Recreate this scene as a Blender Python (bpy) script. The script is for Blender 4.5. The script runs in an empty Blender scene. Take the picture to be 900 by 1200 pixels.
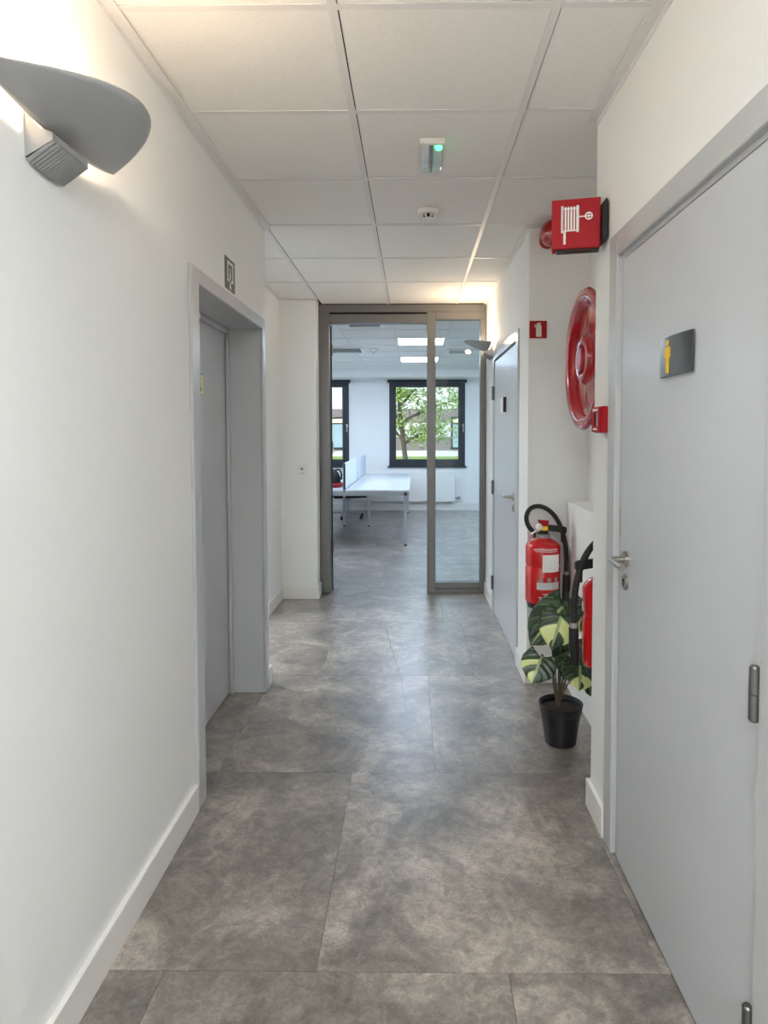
import bpy, bmesh, math, random
from mathutils import Vector, Matrix
random.seed(7)
PI = math.pi
S = bpy.context.scene
C = S.collection

# ------------------------------------------------------------------ camera
FPX, CX, CY, YAW, PITCH, ROLL, EYE = 753.96, 475.71, 541.40, 0.0109, -0.0428, -0.0016, 1.4174
f = Vector((-math.sin(YAW), math.cos(YAW), 0)); r = Vector((math.cos(YAW), math.sin(YAW), 0)); u = Vector((0, 0, 1))
f, u = f*math.cos(PITCH)+u*math.sin(PITCH), u*math.cos(PITCH)-f*math.sin(PITCH)
r, u = r*math.cos(ROLL)+u*math.sin(ROLL), u*math.cos(ROLL)-r*math.sin(ROLL)
cam = bpy.data.cameras.new('camera')
cam.sensor_fit = 'VERTICAL'; cam.sensor_height = 36; cam.sensor_width = 36
cam.lens = FPX*36/1200
cam.shift_x = (450-CX)/1200; cam.shift_y = (CY-600)/1200
cam.clip_start = 0.02; cam.clip_end = 300
co = bpy.data.objects.new('camera', cam); C.objects.link(co)
m4 = Matrix.Identity(4)
for i in range(3):
    m4[i][0], m4[i][1], m4[i][2] = r[i], u[i], -f[i]
m4.translation = Vector((0, 0, EYE))
co.matrix_world = m4
S.camera = co

# ------------------------------------------------------------------ world, sun, exposure
W = bpy.data.worlds.new('sky'); S.world = W; W.use_nodes = True
nt = W.node_tree; nt.nodes.clear()
bg = nt.nodes.new('ShaderNodeBackground'); out = nt.nodes.new('ShaderNodeOutputWorld')
sky = nt.nodes.new('ShaderNodeTexSky'); sky.sky_type = 'NISHITA'; sky.sun_disc = False
sky.sun_elevation = math.radians(48); sky.sun_rotation = math.radians(215); sky.dust_density = 2.5; sky.air_density = 1.2
nt.links.new(sky.outputs[0], bg.inputs[0]); nt.links.new(bg.outputs[0], out.inputs[0])
bg.inputs[1].default_value = 0.20
sl = bpy.data.lights.new('sun', 'SUN'); sl.energy = 0.6; sl.angle = math.radians(3); sl.color = (1.0, .96, .9)
so = bpy.data.objects.new('sun', sl); C.objects.link(so)
so.rotation_euler = (math.radians(42), 0, math.radians(-35))
vs = S.view_settings
S.display_settings.display_device = 'sRGB'
vs.view_transform = 'Standard'; vs.look = 'None'; vs.gamma = 1; vs.use_curve_mapping = False
vs.exposure = 1.2
S.cycles.use_denoising = True
S.cycles.max_bounces = 20; S.cycles.diffuse_bounces = 14; S.cycles.glossy_bounces = 5
S.cycles.transparent_max_bounces = 24; S.cycles.sample_clamp_indirect = 6
S.cycles.caustics_reflective = False; S.cycles.caustics_refractive = False
FILL_HALL, PANEL_OFFICE, FILL_LOBBY, SCONCE_NEAR, SCONCE_FAR = 15.5, 13.5, 28.0, 3.6, 4.4  # hall and lobby values drive added, unseen panels

# ------------------------------------------------------------------ materials
MAT = {}
def srgb(c):
    return tuple(((x/255)/12.92 if x/255 <= .04045 else (((x/255)+.055)/1.055)**2.4) for x in c) + (1,)
def mat(name, col, rough=.5, metal=0, var=.03, vscale=8, bump=0, bscale=200, spec=.5, coat=0):
    if name in MAT: return MAT[name]
    m = bpy.data.materials.new(name); m.use_nodes = True; n = m.node_tree; b = n.nodes['Principled BSDF']
    c = srgb(col)
    b.inputs['Roughness'].default_value = rough; b.inputs['Metallic'].default_value = metal
    b.inputs['Specular IOR Level'].default_value = spec; b.inputs['Coat Weight'].default_value = coat
    b.inputs['Coat Roughness'].default_value = .05
    tc = n.nodes.new('ShaderNodeTexCoord')
    no = n.nodes.new('ShaderNodeTexNoise'); no.inputs['Scale'].default_value = vscale; no.inputs['Detail'].default_value = 4
    n.links.new(tc.outputs['Object'], no.inputs['Vector'])
    mx = n.nodes.new('ShaderNodeMix'); mx.data_type = 'RGBA'
    mx.inputs[6].default_value = tuple(x*(1-var) for x in c[:3])+(1,)
    mx.inputs[7].default_value = tuple(min(1, x*(1+var)) for x in c[:3])+(1,)
    n.links.new(no.outputs['Fac'], mx.inputs[0]); n.links.new(mx.outputs[2], b.inputs['Base Color'])
    if bump:
        n2 = n.nodes.new('ShaderNodeTexNoise'); n2.inputs['Scale'].default_value = bscale; n2.inputs['Detail'].default_value = 3
        n.links.new(tc.outputs['Object'], n2.inputs['Vector'])
        bp = n.nodes.new('ShaderNodeBump'); bp.inputs['Strength'].default_value = bump; bp.inputs['Distance'].default_value = .002
        n.links.new(n2.outputs['Fac'], bp.inputs['Height']); n.links.new(bp.outputs[0], b.inputs['Normal'])
    MAT[name] = m; return m
def emit(name, col, strength):
    m = bpy.data.materials.new(name); m.use_nodes = True; n = m.node_tree; n.nodes.clear()
    e = n.nodes.new('ShaderNodeEmission'); o = n.nodes.new('ShaderNodeOutputMaterial')
    e.inputs[0].default_value = srgb(col); e.inputs[1].default_value = strength
    n.links.new(e.outputs[0], o.inputs[0]); MAT[name] = m; return m
def glass(name, tint, rough=.02, refl=1.45):
    m = bpy.data.materials.new(name); m.use_nodes = True; n = m.node_tree; n.nodes.clear()
    t = n.nodes.new('ShaderNodeBsdfTransparent'); t.inputs[0].default_value = srgb(tint)
    g = n.nodes.new('ShaderNodeBsdfGlossy'); g.inputs['Roughness'].default_value = rough
    fr = n.nodes.new('ShaderNodeFresnel'); fr.inputs[0].default_value = refl
    mx = n.nodes.new('ShaderNodeMixShader'); o = n.nodes.new('ShaderNodeOutputMaterial')
    geo = n.nodes.new('ShaderNodeNewGeometry'); inv = n.nodes.new('ShaderNodeMath'); inv.operation = 'SUBTRACT'; inv.inputs[0].default_value = 1
    mul = n.nodes.new('ShaderNodeMath'); mul.operation = 'MULTIPLY'      # a pane reflects on its outer face only
    n.links.new(geo.outputs['Backfacing'], inv.inputs[1]); n.links.new(fr.outputs[0], mul.inputs[0]); n.links.new(inv.outputs[0], mul.inputs[1])
    n.links.new(mul.outputs[0], mx.inputs[0]); n.links.new(t.outputs[0], mx.inputs[1]); n.links.new(g.outputs[0], mx.inputs[2])
    n.links.new(mx.outputs[0], o.inputs[0]); MAT[name] = m; return m

M_wall = mat('wall_paint', (235, 235, 233), .75, var=.012, vscale=3, bump=.12, bscale=160, spec=.3)
M_base = mat('baseboard_paint', (232, 229, 224), .4, var=.01)
M_door = mat('door_laminate', (193, 195, 199), .30, var=.02, vscale=5, bump=.04, bscale=120, spec=.7)
M_frame = mat('steel_frame_paint', (186, 187, 188), .32, var=.015, bump=.03, bscale=90)
M_alu = mat('anodised_aluminium', (116, 114, 112), .36, metal=.6, var=.03)
M_steel = mat('brushed_steel', (176, 170, 160), .28, metal=1, var=.06, vscale=60)
M_hinge = mat('hinge_steel', (120, 118, 116), .35, metal=1, var=.05)
M_black = mat('black_plastic', (16, 16, 17), .4, var=.1)
M_blackm = mat('black_rubber', (22, 22, 23), .6, var=.1)
M_red = mat('glossy_red_paint', (164, 14, 24), .16, var=.03, coat=.25)
M_exred = mat('extinguisher_red', (196, 18, 20), .22, var=.03, coat=.4)
M_signred = mat('sign_red', (160, 10, 22), .55, var=.03, spec=.3)
M_white = mat('white_plastic', (232, 230, 226), .4, var=.01)
M_print = mat('white_print', (238, 236, 232), .5, var=.02)
M_grey = mat('grey_plastic', (150, 150, 150), .5, var=.04)
M_tile = mat('ceiling_fibre', (234, 233, 230), .95, var=.05, vscale=70, bump=.5, bscale=260, spec=.1)
M_tee = mat('grid_enamel', (222, 221, 220), .45, var=.01)
M_lamp = mat('sconce_metal', (164, 164, 164), .45, metal=.15, var=.02)
M_lampin = mat('sconce_white', (240, 236, 228), .6, var=.01)
M_diff = mat('ribbed_diffuser', (140, 140, 140), .35, var=.03)
M_yellow = mat('sign_yellow', (236, 190, 20), .5, var=.02)
M_plate = mat('sign_anthracite', (74, 77, 80), .3, metal=.5, var=.04)
M_glow = mat('photoluminescent_cream', (238, 238, 176), .5, var=.03)
M_green = mat('exit_green', (48, 66, 40), .35, var=.06)
M_cream = mat('pictogram_cream', (222, 220, 200), .5, var=.02)
M_oframe = mat('window_anthracite', (38, 42, 50), .45, var=.05)
M_desk = mat('desk_white', (204, 206, 208), .3, var=.01)
M_screen = mat('screen_fabric', (206, 214, 222), .8, var=.04, vscale=120, bump=.2)
M_deskleg = mat('desk_leg_grey', (178, 184, 190), .4, metal=.2, var=.02)
M_pot = mat('pot_black', (14, 14, 15), .42, var=.1)
M_soil = mat('potting_soil', (40, 30, 24), .95, var=.4, vscale=90, bump=1, bscale=120)
M_stem = mat('plant_stem', (74, 62, 40), .6, var=.2, vscale=30)
M_dark = mat('dark_void', (20, 20, 21), .8, var=.05)
M_bag = mat('bag_black', (24, 20, 22), .7, var=.2, bump=.3)
M_glass = glass('clear_glass', (246, 250, 250))
M_clear = glass('clear_plastic', (246, 249, 249), .08, 1.3)
M_fillH = emit('added_hall_panel', (241, 248, 254), FILL_HALL)  # emission of the added corridor panels, none of them in view
M_fillL = emit('added_lobby_panel', (237, 247, 255), FILL_LOBBY)  # emission of the panel added in the unseen lobby
M_panelO = emit('panel_diffuser_cool', (208, 229, 255), PANEL_OFFICE)
M_bulb = emit('bulb_warm', (255, 206, 150), 30)
M_led = emit('led_green', (40, 255, 130), 9)

def floor_mat():
    m = bpy.data.materials.new('concrete_vinyl'); m.use_nodes = True; n = m.node_tree; L = n.links; b = n.nodes['Principled BSDF']
    tc = n.nodes.new('ShaderNodeTexCoord'); oi = n.nodes.new('ShaderNodeObjectInfo')
    geo = n.nodes.new('ShaderNodeNewGeometry')
    off = n.nodes.new('ShaderNodeVectorMath'); off.operation = 'MULTIPLY_ADD'
    off.inputs[1].default_value = (37, 53, 11)
    L.new(oi.outputs['Random'], off.inputs[0]); L.new(geo.outputs['Position'], off.inputs[2])
    def noise(sc, det, rough, dist=0):
        k = n.nodes.new('ShaderNodeTexNoise'); k.inputs['Scale'].default_value = sc; k.inputs['Detail'].default_value = det
        k.inputs['Roughness'].default_value = rough; k.inputs['Distortion'].default_value = dist
        L.new(off.outputs[0], k.inputs['Vector']); return k
    a = noise(3.2, 8, .68, .6); c = noise(22, 6, .7, .8); d = noise(120, 3, .6)
    r1 = n.nodes.new('ShaderNodeValToRGB'); e = r1.color_ramp.elements
    e[0].position = .34; e[0].color = srgb((98, 91, 84)); e[1].position = .66; e[1].color = srgb((184, 174, 163))
    x = r1.color_ramp.elements.new(.5); x.color = srgb((140, 131, 123))
    L.new(a.outputs['Fac'], r1.inputs[0])
    r2 = n.nodes.new('ShaderNodeValToRGB'); e = r2.color_ramp.elements
    e[0].position = .38; e[0].color = (.52, .51, .50, 1); e[1].position = .66; e[1].color = (1.38, 1.37, 1.35, 1)
    L.new(c.outputs['Fac'], r2.inputs[0])
    mu = n.nodes.new('ShaderNodeMix'); mu.data_type = 'RGBA'; mu.blend_type = 'MULTIPLY'; mu.inputs[0].default_value = .75
    L.new(r1.outputs[0], mu.inputs[6]); L.new(r2.outputs[0], mu.inputs[7])
    r3 = n.nodes.new('ShaderNodeValToRGB'); e = r3.color_ramp.elements
    e[0].position = .40; e[0].color = (.80, .80, .80, 1); e[1].position = .62; e[1].color = (1.12, 1.12, 1.12, 1)
    L.new(d.outputs['Fac'], r3.inputs[0])
    m2 = n.nodes.new('ShaderNodeMix'); m2.data_type = 'RGBA'; m2.blend_type = 'MULTIPLY'; m2.inputs[0].default_value = .8
    L.new(mu.outputs[2], m2.inputs[6]); L.new(r3.outputs[0], m2.inputs[7])
    L.new(m2.outputs[2], b.inputs['Base Color'])
    rr = n.nodes.new('ShaderNodeMapRange'); rr.inputs['To Min'].default_value = .30; rr.inputs['To Max'].default_value = .44
    L.new(c.outputs['Fac'], rr.inputs[0]); L.new(rr.outputs[0], b.inputs['Roughness'])
    bp = n.nodes.new('ShaderNodeBump'); bp.inputs['Strength'].default_value = .04; bp.inputs['Distance'].default_value = .001
    L.new(c.outputs['Fac'], bp.inputs['Height']); L.new(bp.outputs[0], b.inputs['Normal'])
    b.inputs['Specular IOR Level'].default_value = 1.0
    b.inputs['Coat Weight'].default_value = .8; b.inputs['Coat Roughness'].default_value = .33
    return m
M_floor = floor_mat()

def attr_mat(name, rough):
    m = bpy.data.materials.new(name); m.use_nodes = True; n = m.node_tree; b = n.nodes['Principled BSDF']
    a = n.nodes.new('ShaderNodeAttribute'); a.attribute_name = 'Col'
    n.links.new(a.outputs['Color'], b.inputs['Base Color']); b.inputs['Roughness'].default_value = rough
    return m
M_leaf = attr_mat('variegated_leaf', .35)

# ------------------------------------------------------------------ mesh builder
class MB:
    def __init__(s): s.bm = bmesh.new()
    def box(s, x0, x1, y0, y1, z0, z1, bevel=0, seg=1):
        vs = [s.bm.verts.new(p) for p in ((x0,y0,z0),(x1,y0,z0),(x1,y1,z0),(x0,y1,z0),(x0,y0,z1),(x1,y0,z1),(x1,y1,z1),(x0,y1,z1))]
        fs = [s.bm.faces.new([vs[i] for i in q]) for q in ((3,2,1,0),(4,5,6,7),(0,1,5,4),(1,2,6,5),(2,3,7,6),(3,0,4,7))]
        if bevel:
            es = list({e for q in fs for e in q.edges})
            bmesh.ops.bevel(s.bm, geom=es, offset=bevel, segments=seg, affect='EDGES', profile=.5)
        return s
    def prism(s, pts, o, ud, vd, d):
        """2D outline pts in the plane (o, ud, vd), extruded by the vector d"""
        o, ud, vd, d = map(Vector, (o, ud, vd, d))
        a = [s.bm.verts.new(o+ud*p[0]+vd*p[1]) for p in pts]; b = [s.bm.verts.new(v.co+d) for v in a]
        n = len(a)
        f1 = s.bm.faces.new(a); f2 = s.bm.faces.new(b[::-1])
        for i in range(n): s.bm.faces.new((a[(i+1) % n], a[i], b[i], b[(i+1) % n]))
        bmesh.ops.recalc_face_normals(s.bm, faces=s.bm.faces[:])
        return s
    def lathe(s, prof, o=(0,0,0), axis='Z', n=32, cap=True):
        o = Vector(o); rings = []
        ax = {'Z': ((1,0,0),(0,1,0),(0,0,1)), 'X': ((0,1,0),(0,0,1),(1,0,0)), 'Y': ((1,0,0),(0,0,1),(0,1,0))}[axis]
        a, b, c = map(Vector, ax)
        for (rr, h) in prof:
            if rr < 1e-6: rings.append([s.bm.verts.new(o+c*h)])
            else: rings.append([s.bm.verts.new(o+a*rr*math.cos(2*PI*i/n)+b*rr*math.sin(2*PI*i/n)+c*h) for i in range(n)])
        for p, q in zip(rings, rings[1:]):
            for i in range(n):
                j = (i+1) % n
                if len(p) == 1 and len(q) == 1: continue
                if len(p) == 1: s.bm.faces.new((p[0], q[j], q[i]))
                elif len(q) == 1: s.bm.faces.new((p[i], p[j], q[0]))
                else: s.bm.faces.new((p[i], p[j], q[j], q[i]))
        if cap:
            for k in (rings[0], rings[-1]):
                if len(k) > 2: s.bm.faces.new(k)
        bmesh.ops.recalc_face_normals(s.bm, faces=s.bm.faces[:])
        return s
    def tube(s, pts, rad, n=10, smooth=0):
        P = [Vector(p) for p in pts]
        for _ in range(smooth):
            Q = [P[0]]
            for a, b in zip(P, P[1:]): Q += [a*.75+b*.25, a*.25+b*.75]
            Q.append(P[-1]); P = Q
        R_ = rad if isinstance(rad, (list, tuple)) else [rad, rad]
        N = len(P); prev = None; rings = []
        for i, p in enumerate(P):
            t = (P[min(i+1, N-1)]-P[max(i-1, 0)]).normalized()
            if prev is None:
                h = Vector((0,0,1)) if abs(t.z) < .9 else Vector((1,0,0))
                a = t.cross(h).normalized()
            else: a = (prev-t*prev.dot(t)).normalized()
            b = t.cross(a); prev = a
            x = i/(N-1)*(len(R_)-1); k = min(int(x), len(R_)-2); rr = R_[k]+(R_[k+1]-R_[k])*(x-k)
            rings.append([s.bm.verts.new(p+a*rr*math.cos(2*PI*j/n)+b*rr*math.sin(2*PI*j/n)) for j in range(n)])
        for p, q in zip(rings, rings[1:]):
            for j in range(n): s.bm.faces.new((p[j], p[(j+1) % n], q[(j+1) % n], q[j]))
        s.bm.faces.new(rings[0][::-1]); s.bm.faces.new(rings[-1])
        bmesh.ops.recalc_face_normals(s.bm, faces=s.bm.faces[:])
        return s
    def cylpatch(s, rr, a0, a1, z0, z1, n=10, t=.0006):
        """thin label bent around a vertical cylinder; angle 0 faces -Y, positive to +X"""
        g = [[], []]
        for k, R_ in enumerate((rr, rr+t)):
            for i in range(n+1):
                a = a0+(a1-a0)*i/n
                x, y = R_*math.sin(a), -R_*math.cos(a)
                g[k].append((s.bm.verts.new((x, y, z0)), s.bm.verts.new((x, y, z1))))
        for i in range(n):
            A, B = g[1][i], g[1][i+1]; s.bm.faces.new((A[0], B[0], B[1], A[1]))
        for i in range(n):
            for w in (0, 1):
                s.bm.faces.new((g[0][i][w], g[0][i+1][w], g[1][i+1][w], g[1][i][w]))
        for i in (0, n):
            s.bm.faces.new((g[0][i][0], g[0][i][1], g[1][i][1], g[1][i][0]))
        bmesh.ops.recalc_face_normals(s.bm, faces=s.bm.faces[:])
        return s
    def build(s, name, m, parent=None, smooth=True, loc=None, angle=35):
        me = bpy.data.meshes.new(name); s.bm.to_mesh(me); s.bm.free()
        if smooth:
            for p in me.polygons: p.use_smooth = True
            me.set_sharp_from_angle(angle=math.radians(angle))
        o = bpy.data.objects.new(name, me); C.objects.link(o); me.materials.append(m)
        if loc: o.location = loc
        if parent: o.parent = parent
        return o
def tag(o, label=None, cat=None, group=None, kind=None):
    if label: o['label'] = label
    if cat: o['category'] = cat
    if group: o['group'] = group
    if kind: o['kind'] = kind
    return o
def thing(name, label, cat, loc=(0,0,0), rz=0, group=None, kind=None):
    o = bpy.data.objects.new(name, None); C.objects.link(o); o.empty_display_size = .1
    o.location = loc; o.rotation_euler = (0, 0, rz)
    return tag(o, label, cat, group, kind)
def box(name, m, parent, *a, bevel=0, seg=1, loc=None):
    return MB().box(*a, bevel=bevel, seg=seg).build(name, m, parent, loc=loc)
def circ(cx, cy, rr, n=20, a0=0, a1=2*PI):
    return [(cx+rr*math.cos(a0+(a1-a0)*i/n), cy+rr*math.sin(a0+(a1-a0)*i/n)) for i in range(n)]
def rect(x0, x1, y0, y1): return [(x0,y0),(x1,y0),(x1,y1),(x0,y1)]

# ------------------------------------------------------------------ room dimensions (metres)
XL, XR, XR2, XREC = -.82, .674, .646, -1.135
ZC = 2.56; ZG = 2.5585
Y0 = -3.2                      # rear end of the corridor
YN0, YN1 = 2.40, 3.62          # fire niche
XNB, XNL = .98, .864
YRET, YPART = 5.50, 5.69
YOF, YOB = 5.87, 12.0          # office front and window wall
XO0, XO1 = -4.7, 2.6

def wall(name, label, boxes):
    b = MB()
    for q in boxes: b.box(*q)
    return tag(b.build(name, M_wall, smooth=False), label, 'wall', kind='structure')
DL0, DL1, DLT = 2.39, 3.51, 2.03
wall('wall_left', 'long white painted left wall carrying the nearer wall lamp', [
    (-1.06, XL, Y0, DL0, 0, ZG), (-1.06, XL, DL0, DL1, DLT, ZG), (-1.06, XL, DL1, 3.60, 0, ZG)])
wall('wall_recess', 'white wall set back beyond the grey lift-like door', [(-1.30, XREC, 4.95, YRET, 0, ZG), (-1.30, XREC, 3.60, 4.95, 2.30, ZG)])  # opening under the lintel is added to let lobby light in
wall('wall_added_lobby', 'white walls of an added, unseen side lobby behind the left wall', [(-3.6, -1.06, 3.30, 3.48, 0, ZG), (-3.6, -3.4, 3.48, YRET, 0, ZG), (-1.30, -1.06, 3.48, 3.60, 0, ZG)])  # unseen lobby, added so that light reaches the far corridor
wall('wall_return', 'white stub wall left of the glazed office entrance', [(XO0-.2, -.828, YRET, YOF, 0, ZG)])
DR0, DR1, DRT = 1.17, 2.185, 2.06
wall('wall_right', 'white right wall around the nearest grey door', [
    (XR, 1.2, Y0, DR0, 0, ZG), (XR, 1.2, DR0, DR1, DRT, ZG), (XR, 1.2, DR1, YN0, 0, ZG), (.8, 1.2, DR0, DR1, 0, DRT)])
wall('wall_niche', 'shaded upper back wall of the niche behind the hose reel', [(XNB, 1.2, YN0, YN1, 1.04, ZG)])
wall('wall_niche_ledge', 'low thick white wall forming a ledge under the hose reel', [(XNL, 1.2, YN0, YN1, 0, 1.04)])
DF0, DF1, DFT = 3.95, 5.13, 2.05
wall('wall_corridor_end', 'white wall between fire niche and glazed partition', [
    (XR2, 1.3, YN1, DF0, 0, ZG), (XR2, 1.3, DF0, DF1, DFT, ZG), (XR2, 1.3, DF1, YOF, 0, ZG), (.8, 1.3, DF0, DF1, 0, DFT)])
wall('wall_rear', 'white wall behind the camera around a wide glazed opening', [
    (XL, -.66, Y0-.2, Y0, 0, ZG), (.52, XR, Y0-.2, Y0, 0, ZG), (-.66, .52, Y0-.2, Y0, 2.3, ZG)])
wall('wall_office_front', 'office side of the wall right of the partition', [(1.3, XO1+.2, YN1, YOF, 0, ZG)])
wall('wall_office_left', 'left side wall of the office', [(XO0-.2, XO0, YOF, YOB, 0, 2.7)])
wall('wall_office_right', 'right side wall of the office', [(XO1, XO1+.2, YOF, YOB, 0, 2.7)])
WZ0, WZ1 = .83, 2.42
WINS = [(-4.0, -2.9), (-2.60, -1.19), (-.44, .97), (1.6, 2.4)]
wb = []; xs = [XO0-.2]+[v for w in WINS for v in w]+[XO1+.2]
for i in range(0, len(xs), 2): wb.append((xs[i], xs[i+1], YOB, YOB+.25, 0, 2.7))
for a, b in WINS: wb += [(a, b, YOB, YOB+.25, 0, WZ0), (a, b, YOB, YOB+.25, WZ1, 2.7)]
wall('wall_office_window', 'pale far office wall holding the dark framed windows', wb)

# ------------------------------------------------------------------ floor
fl = box('floor', M_dark, None, XO0, XO1, Y0-.2, YOB, -.12, -.004)
tag(fl, 'dark grey mottled concrete-look tile floor running from corridor into office', 'floor', kind='structure')
rows = [-3.3, -2.3, -1.32, -.35, .64, 1.638, 2.641, 3.728, 4.806, 5.86, 6.9, 7.95, 9.0, 10.05, 11.1, 12.0]
offs = {5: -.257, 6: .09, 7: -.55}
def tile(x0, x1, y0, y1):
    g = .0007; dz = random.uniform(-.0003, .0003)
    b = MB().box(x0+g, x1-g, y0+g, y1-g, -.004, dz)
    b.build('floor_tile', M_floor, fl, smooth=False)
for k in range(len(rows)-1):
    ya, yb = rows[k], rows[k+1]
    o = offs.get(k+1-1, None)
    o = {4: .25, 5: -.257, 6: .09, 7: -.55}.get(k, (k*.37) % .91)
    lo, hi = (-3.4 if ya > 2 else -1.14, 1.0) if yb < 5.9 else (XO0, XO1)
    x = o-.91*8
    while x < hi:
        a, b = max(x, lo), min(x+.91, hi)
        if b-a > .02: tile(a, b, ya, yb)
        x += .91
cr = MB()
def onfloor(px, py):  # crack drawn from measured floor points
    return (px, py)
ck = [(-.201, 4.656), (-.181, 4.476), (-.159, 4.346), (-.142, 4.205), (-.114, 4.011), (-.094, 3.861), (-.082, 3.75), (-.069, 3.619), (-.047, 3.405), (-.027, 3.214)]
fine = []
for (a, b) in zip(ck, ck[1:]):
    for k in range(4): fine.append((a[0]+(b[0]-a[0])*k/4+random.uniform(-.006, .006), a[1]+(b[1]-a[1])*k/4))
fine.append(ck[-1])
for n_, (a, b) in enumerate(zip(fine, fine[1:])):
    wd = .0017*(1-.7*n_/len(fine)); dx, dy = b[0]-a[0], b[1]-a[1]; L = math.hypot(dx, dy); nx, ny = -dy/L*wd, dx/L*wd
    cr.prism([(a[0]+nx, a[1]+ny), (a[0]-nx, a[1]-ny), (b[0]-nx, b[1]-ny), (b[0]+nx, b[1]+ny)], (0,0,.0002), (1,0,0), (0,1,0), (0,0,.0003))
cr.build('crack', mat('floor_crack', (92, 86, 80), .8), fl, smooth=False)

# ------------------------------------------------------------------ ceiling
ce = box('ceiling', M_dark, None, XO0-.2, XO1+.2, Y0-.2, YOB+.25, 2.70, 2.80)
tag(ce, 'suspended ceiling of square mineral tiles in a white metal grid', 'ceiling', kind='structure')
def ctile(x0, x1, y0, y1):
    box('ceiling_tile', M_tile, ce, x0+.006, x1-.004, y0+.004, y1-.004, 2.5625, 2.58)
def tee(name, x0, x1, y0, y1):
    b = MB().box(x0, x1, y0, y1, ZG, ZG+.003)
    if y1-y0 > x1-x0: xm = (x0+x1)/2; b.box(xm-.002, xm+.002, y0, y1, ZG+.003, 2.60)
    else: ym = (y0+y1)/2; b.box(x0, x1, ym-.002, ym+.002, ZG+.003, 2.60)
    b.build(name, M_tee, ce, smooth=False)
hr = [-3.2, -2.43, -1.83, -1.23, -.63, -.03, .57, 1.17, 1.768, 2.329, 2.931, 3.569, 4.231, 4.886, 5.69]
hc = [-1.414, -.814, -.214, .386, 1.0]
H = .012
for i in range(len(hr)-1):
    ya, yb = hr[i], hr[i+1]
    for j in range(4):
        xa, xb = hc[j], hc[j+1]
        if j == 0 and yb < 3.0: continue
        if j == 2 and i in (1, 2, 4):   # room for the added, unseen fill panels behind and above the viewpoint
            continue
        # leave the gap on the right-hand side of each runner
        ctile(xa+(H-.003 if j else 0), xb-.004, ya, yb)
        if i: tee('cross_tee', max(xa+(H if j else 0), -1.135), xb-H if j < 3 else (XNB if 2.4 < ya < 3.62 else XR2), ya-H, ya+H)
tee('main_runner', hc[1]-H, hc[1]+H, 3.60, YRET); tee('main_runner', hc[2]-H, hc[2]+H, Y0, YPART); tee('main_runner', hc[3]-H, hc[3]+H, Y0, YPART)
for i in range(len(hr)-1):
    if hr[i+1] < 3.6: continue
    for xa, xb in ((-3.4, -2.614), (-2.614, -2.014), (-2.014, -1.414)):  # ceiling over the added side lobby
        if not (xa == -2.614 and hr[i] == 4.231): ctile(xa, xb, max(hr[i], 3.48), min(hr[i+1], YRET))
oc = [-4.7, -4.4, -3.8, -3.2, -2.6, -2.0, -1.4, -.8, -.2, .4, 1.0, 1.6, 2.2, 2.6]
orr = [5.87, 6.5, 7.1, 7.7, 8.3, 8.95, 9.6, 10.2, 10.8, 11.38]
PANELS = [(8, 3), (8, 6), (5, 3), (5, 6), (2, 3), (2, 6), (11, 3), (11, 6)]  # first two are in view; the rest are added to light the office
VENTS = [(7, 1), (6, 4), (9, 4)]
for i in range(len(orr)-1):
    for j in range(len(oc)-1):
        if (j, i) in PANELS: continue
        ctile(oc[j]+.006, oc[j+1]-.006, orr[i], orr[i+1])
for x in oc[1:-1]: tee('main_runner', x-H, x+H, YOF, 11.38)
for y in orr[1:-1]:
    for j in range(len(oc)-1): tee('cross_tee', oc[j]+H, oc[j+1]-H, y-H, y+H)
bk = box('trim_1', M_wall, None, XO0, XO1, 11.38, YOB, 2.43, 2.70)
tag(bk, 'pale bulkhead running above the office windows', 'bulkhead', kind='structure')

def light_panel(x0, x1, y0, y1, m, label, group=None):
    t = thing('ceiling_light', label, 'ceiling light', ((x0+x1)/2, (y0+y1)/2, 2.555), group=group)
    w, d = (x1-x0)/2-.012, (y1-y0)/2-.012
    b = MB()
    for q in ((-w, w, -d, -d+.012), (-w, w, d-.012, d), (-w, -w+.012, -d+.012, d-.012), (w-.012, w, -d+.012, d-.012)): b.box(*q, .002, .03)
    b.build('frame', M_white, t, smooth=False)
    box('diffuser', m, t, -w+.012, w-.012, -d+.012, d-.012, .006, .012)
    box('housing', M_white, t, -w, w, -d, d, .03, .06)
light_panel(-.214, .386, -2.43, -1.83, M_fillH, 'added unseen square ceiling light near the rear of the corridor')  # three unseen panels added to brighten the corridor
light_panel(-.214, .386, -1.83, -1.23, M_fillH, 'added unseen square ceiling light just behind the viewpoint')
light_panel(-.214, .386, -.63, -.03, M_fillH, 'added unseen square corridor ceiling light nearest the viewpoint, overhead')
light_panel(-2.614, -2.014, 4.231, 4.886, M_fillL, 'added square ceiling light in the unseen side lobby behind the left wall')  # added to brighten the far corridor through the lobby opening
PLAB = {(8, 3): 'bright square ceiling light nearest the glazed office door', (8, 6): 'bright square ceiling light nearer the office window'}
PLAB.update({(5, 3): 'added unseen square office ceiling light left of the one nearest the glazed door', (5, 6): 'added unseen square office ceiling light left of the one nearer the window',
    (2, 3): 'added unseen square office ceiling light at the far left near the corridor wall', (2, 6): 'added unseen square office ceiling light at the far left near the windows',
    (11, 3): 'added unseen square office ceiling light at the far right near the corridor wall', (11, 6): 'added unseen square office ceiling light at the far right near the windows'})
for (j, i) in PANELS: light_panel(oc[j], oc[j+1], orr[i], orr[i+1], M_panelO, PLAB[(j, i)], 'office ceiling lights')
VLAB = ['white square ceiling vent just inside the glazed office door', 'white ceiling vent deeper in the office at the left', 'white ceiling vent seen through the narrow glass sidelight']
VPOS = [(-.50, 6.66, .42, .42), (-.93, 8.72, .56, .56), (.66, 8.9, .42, .42)]
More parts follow.
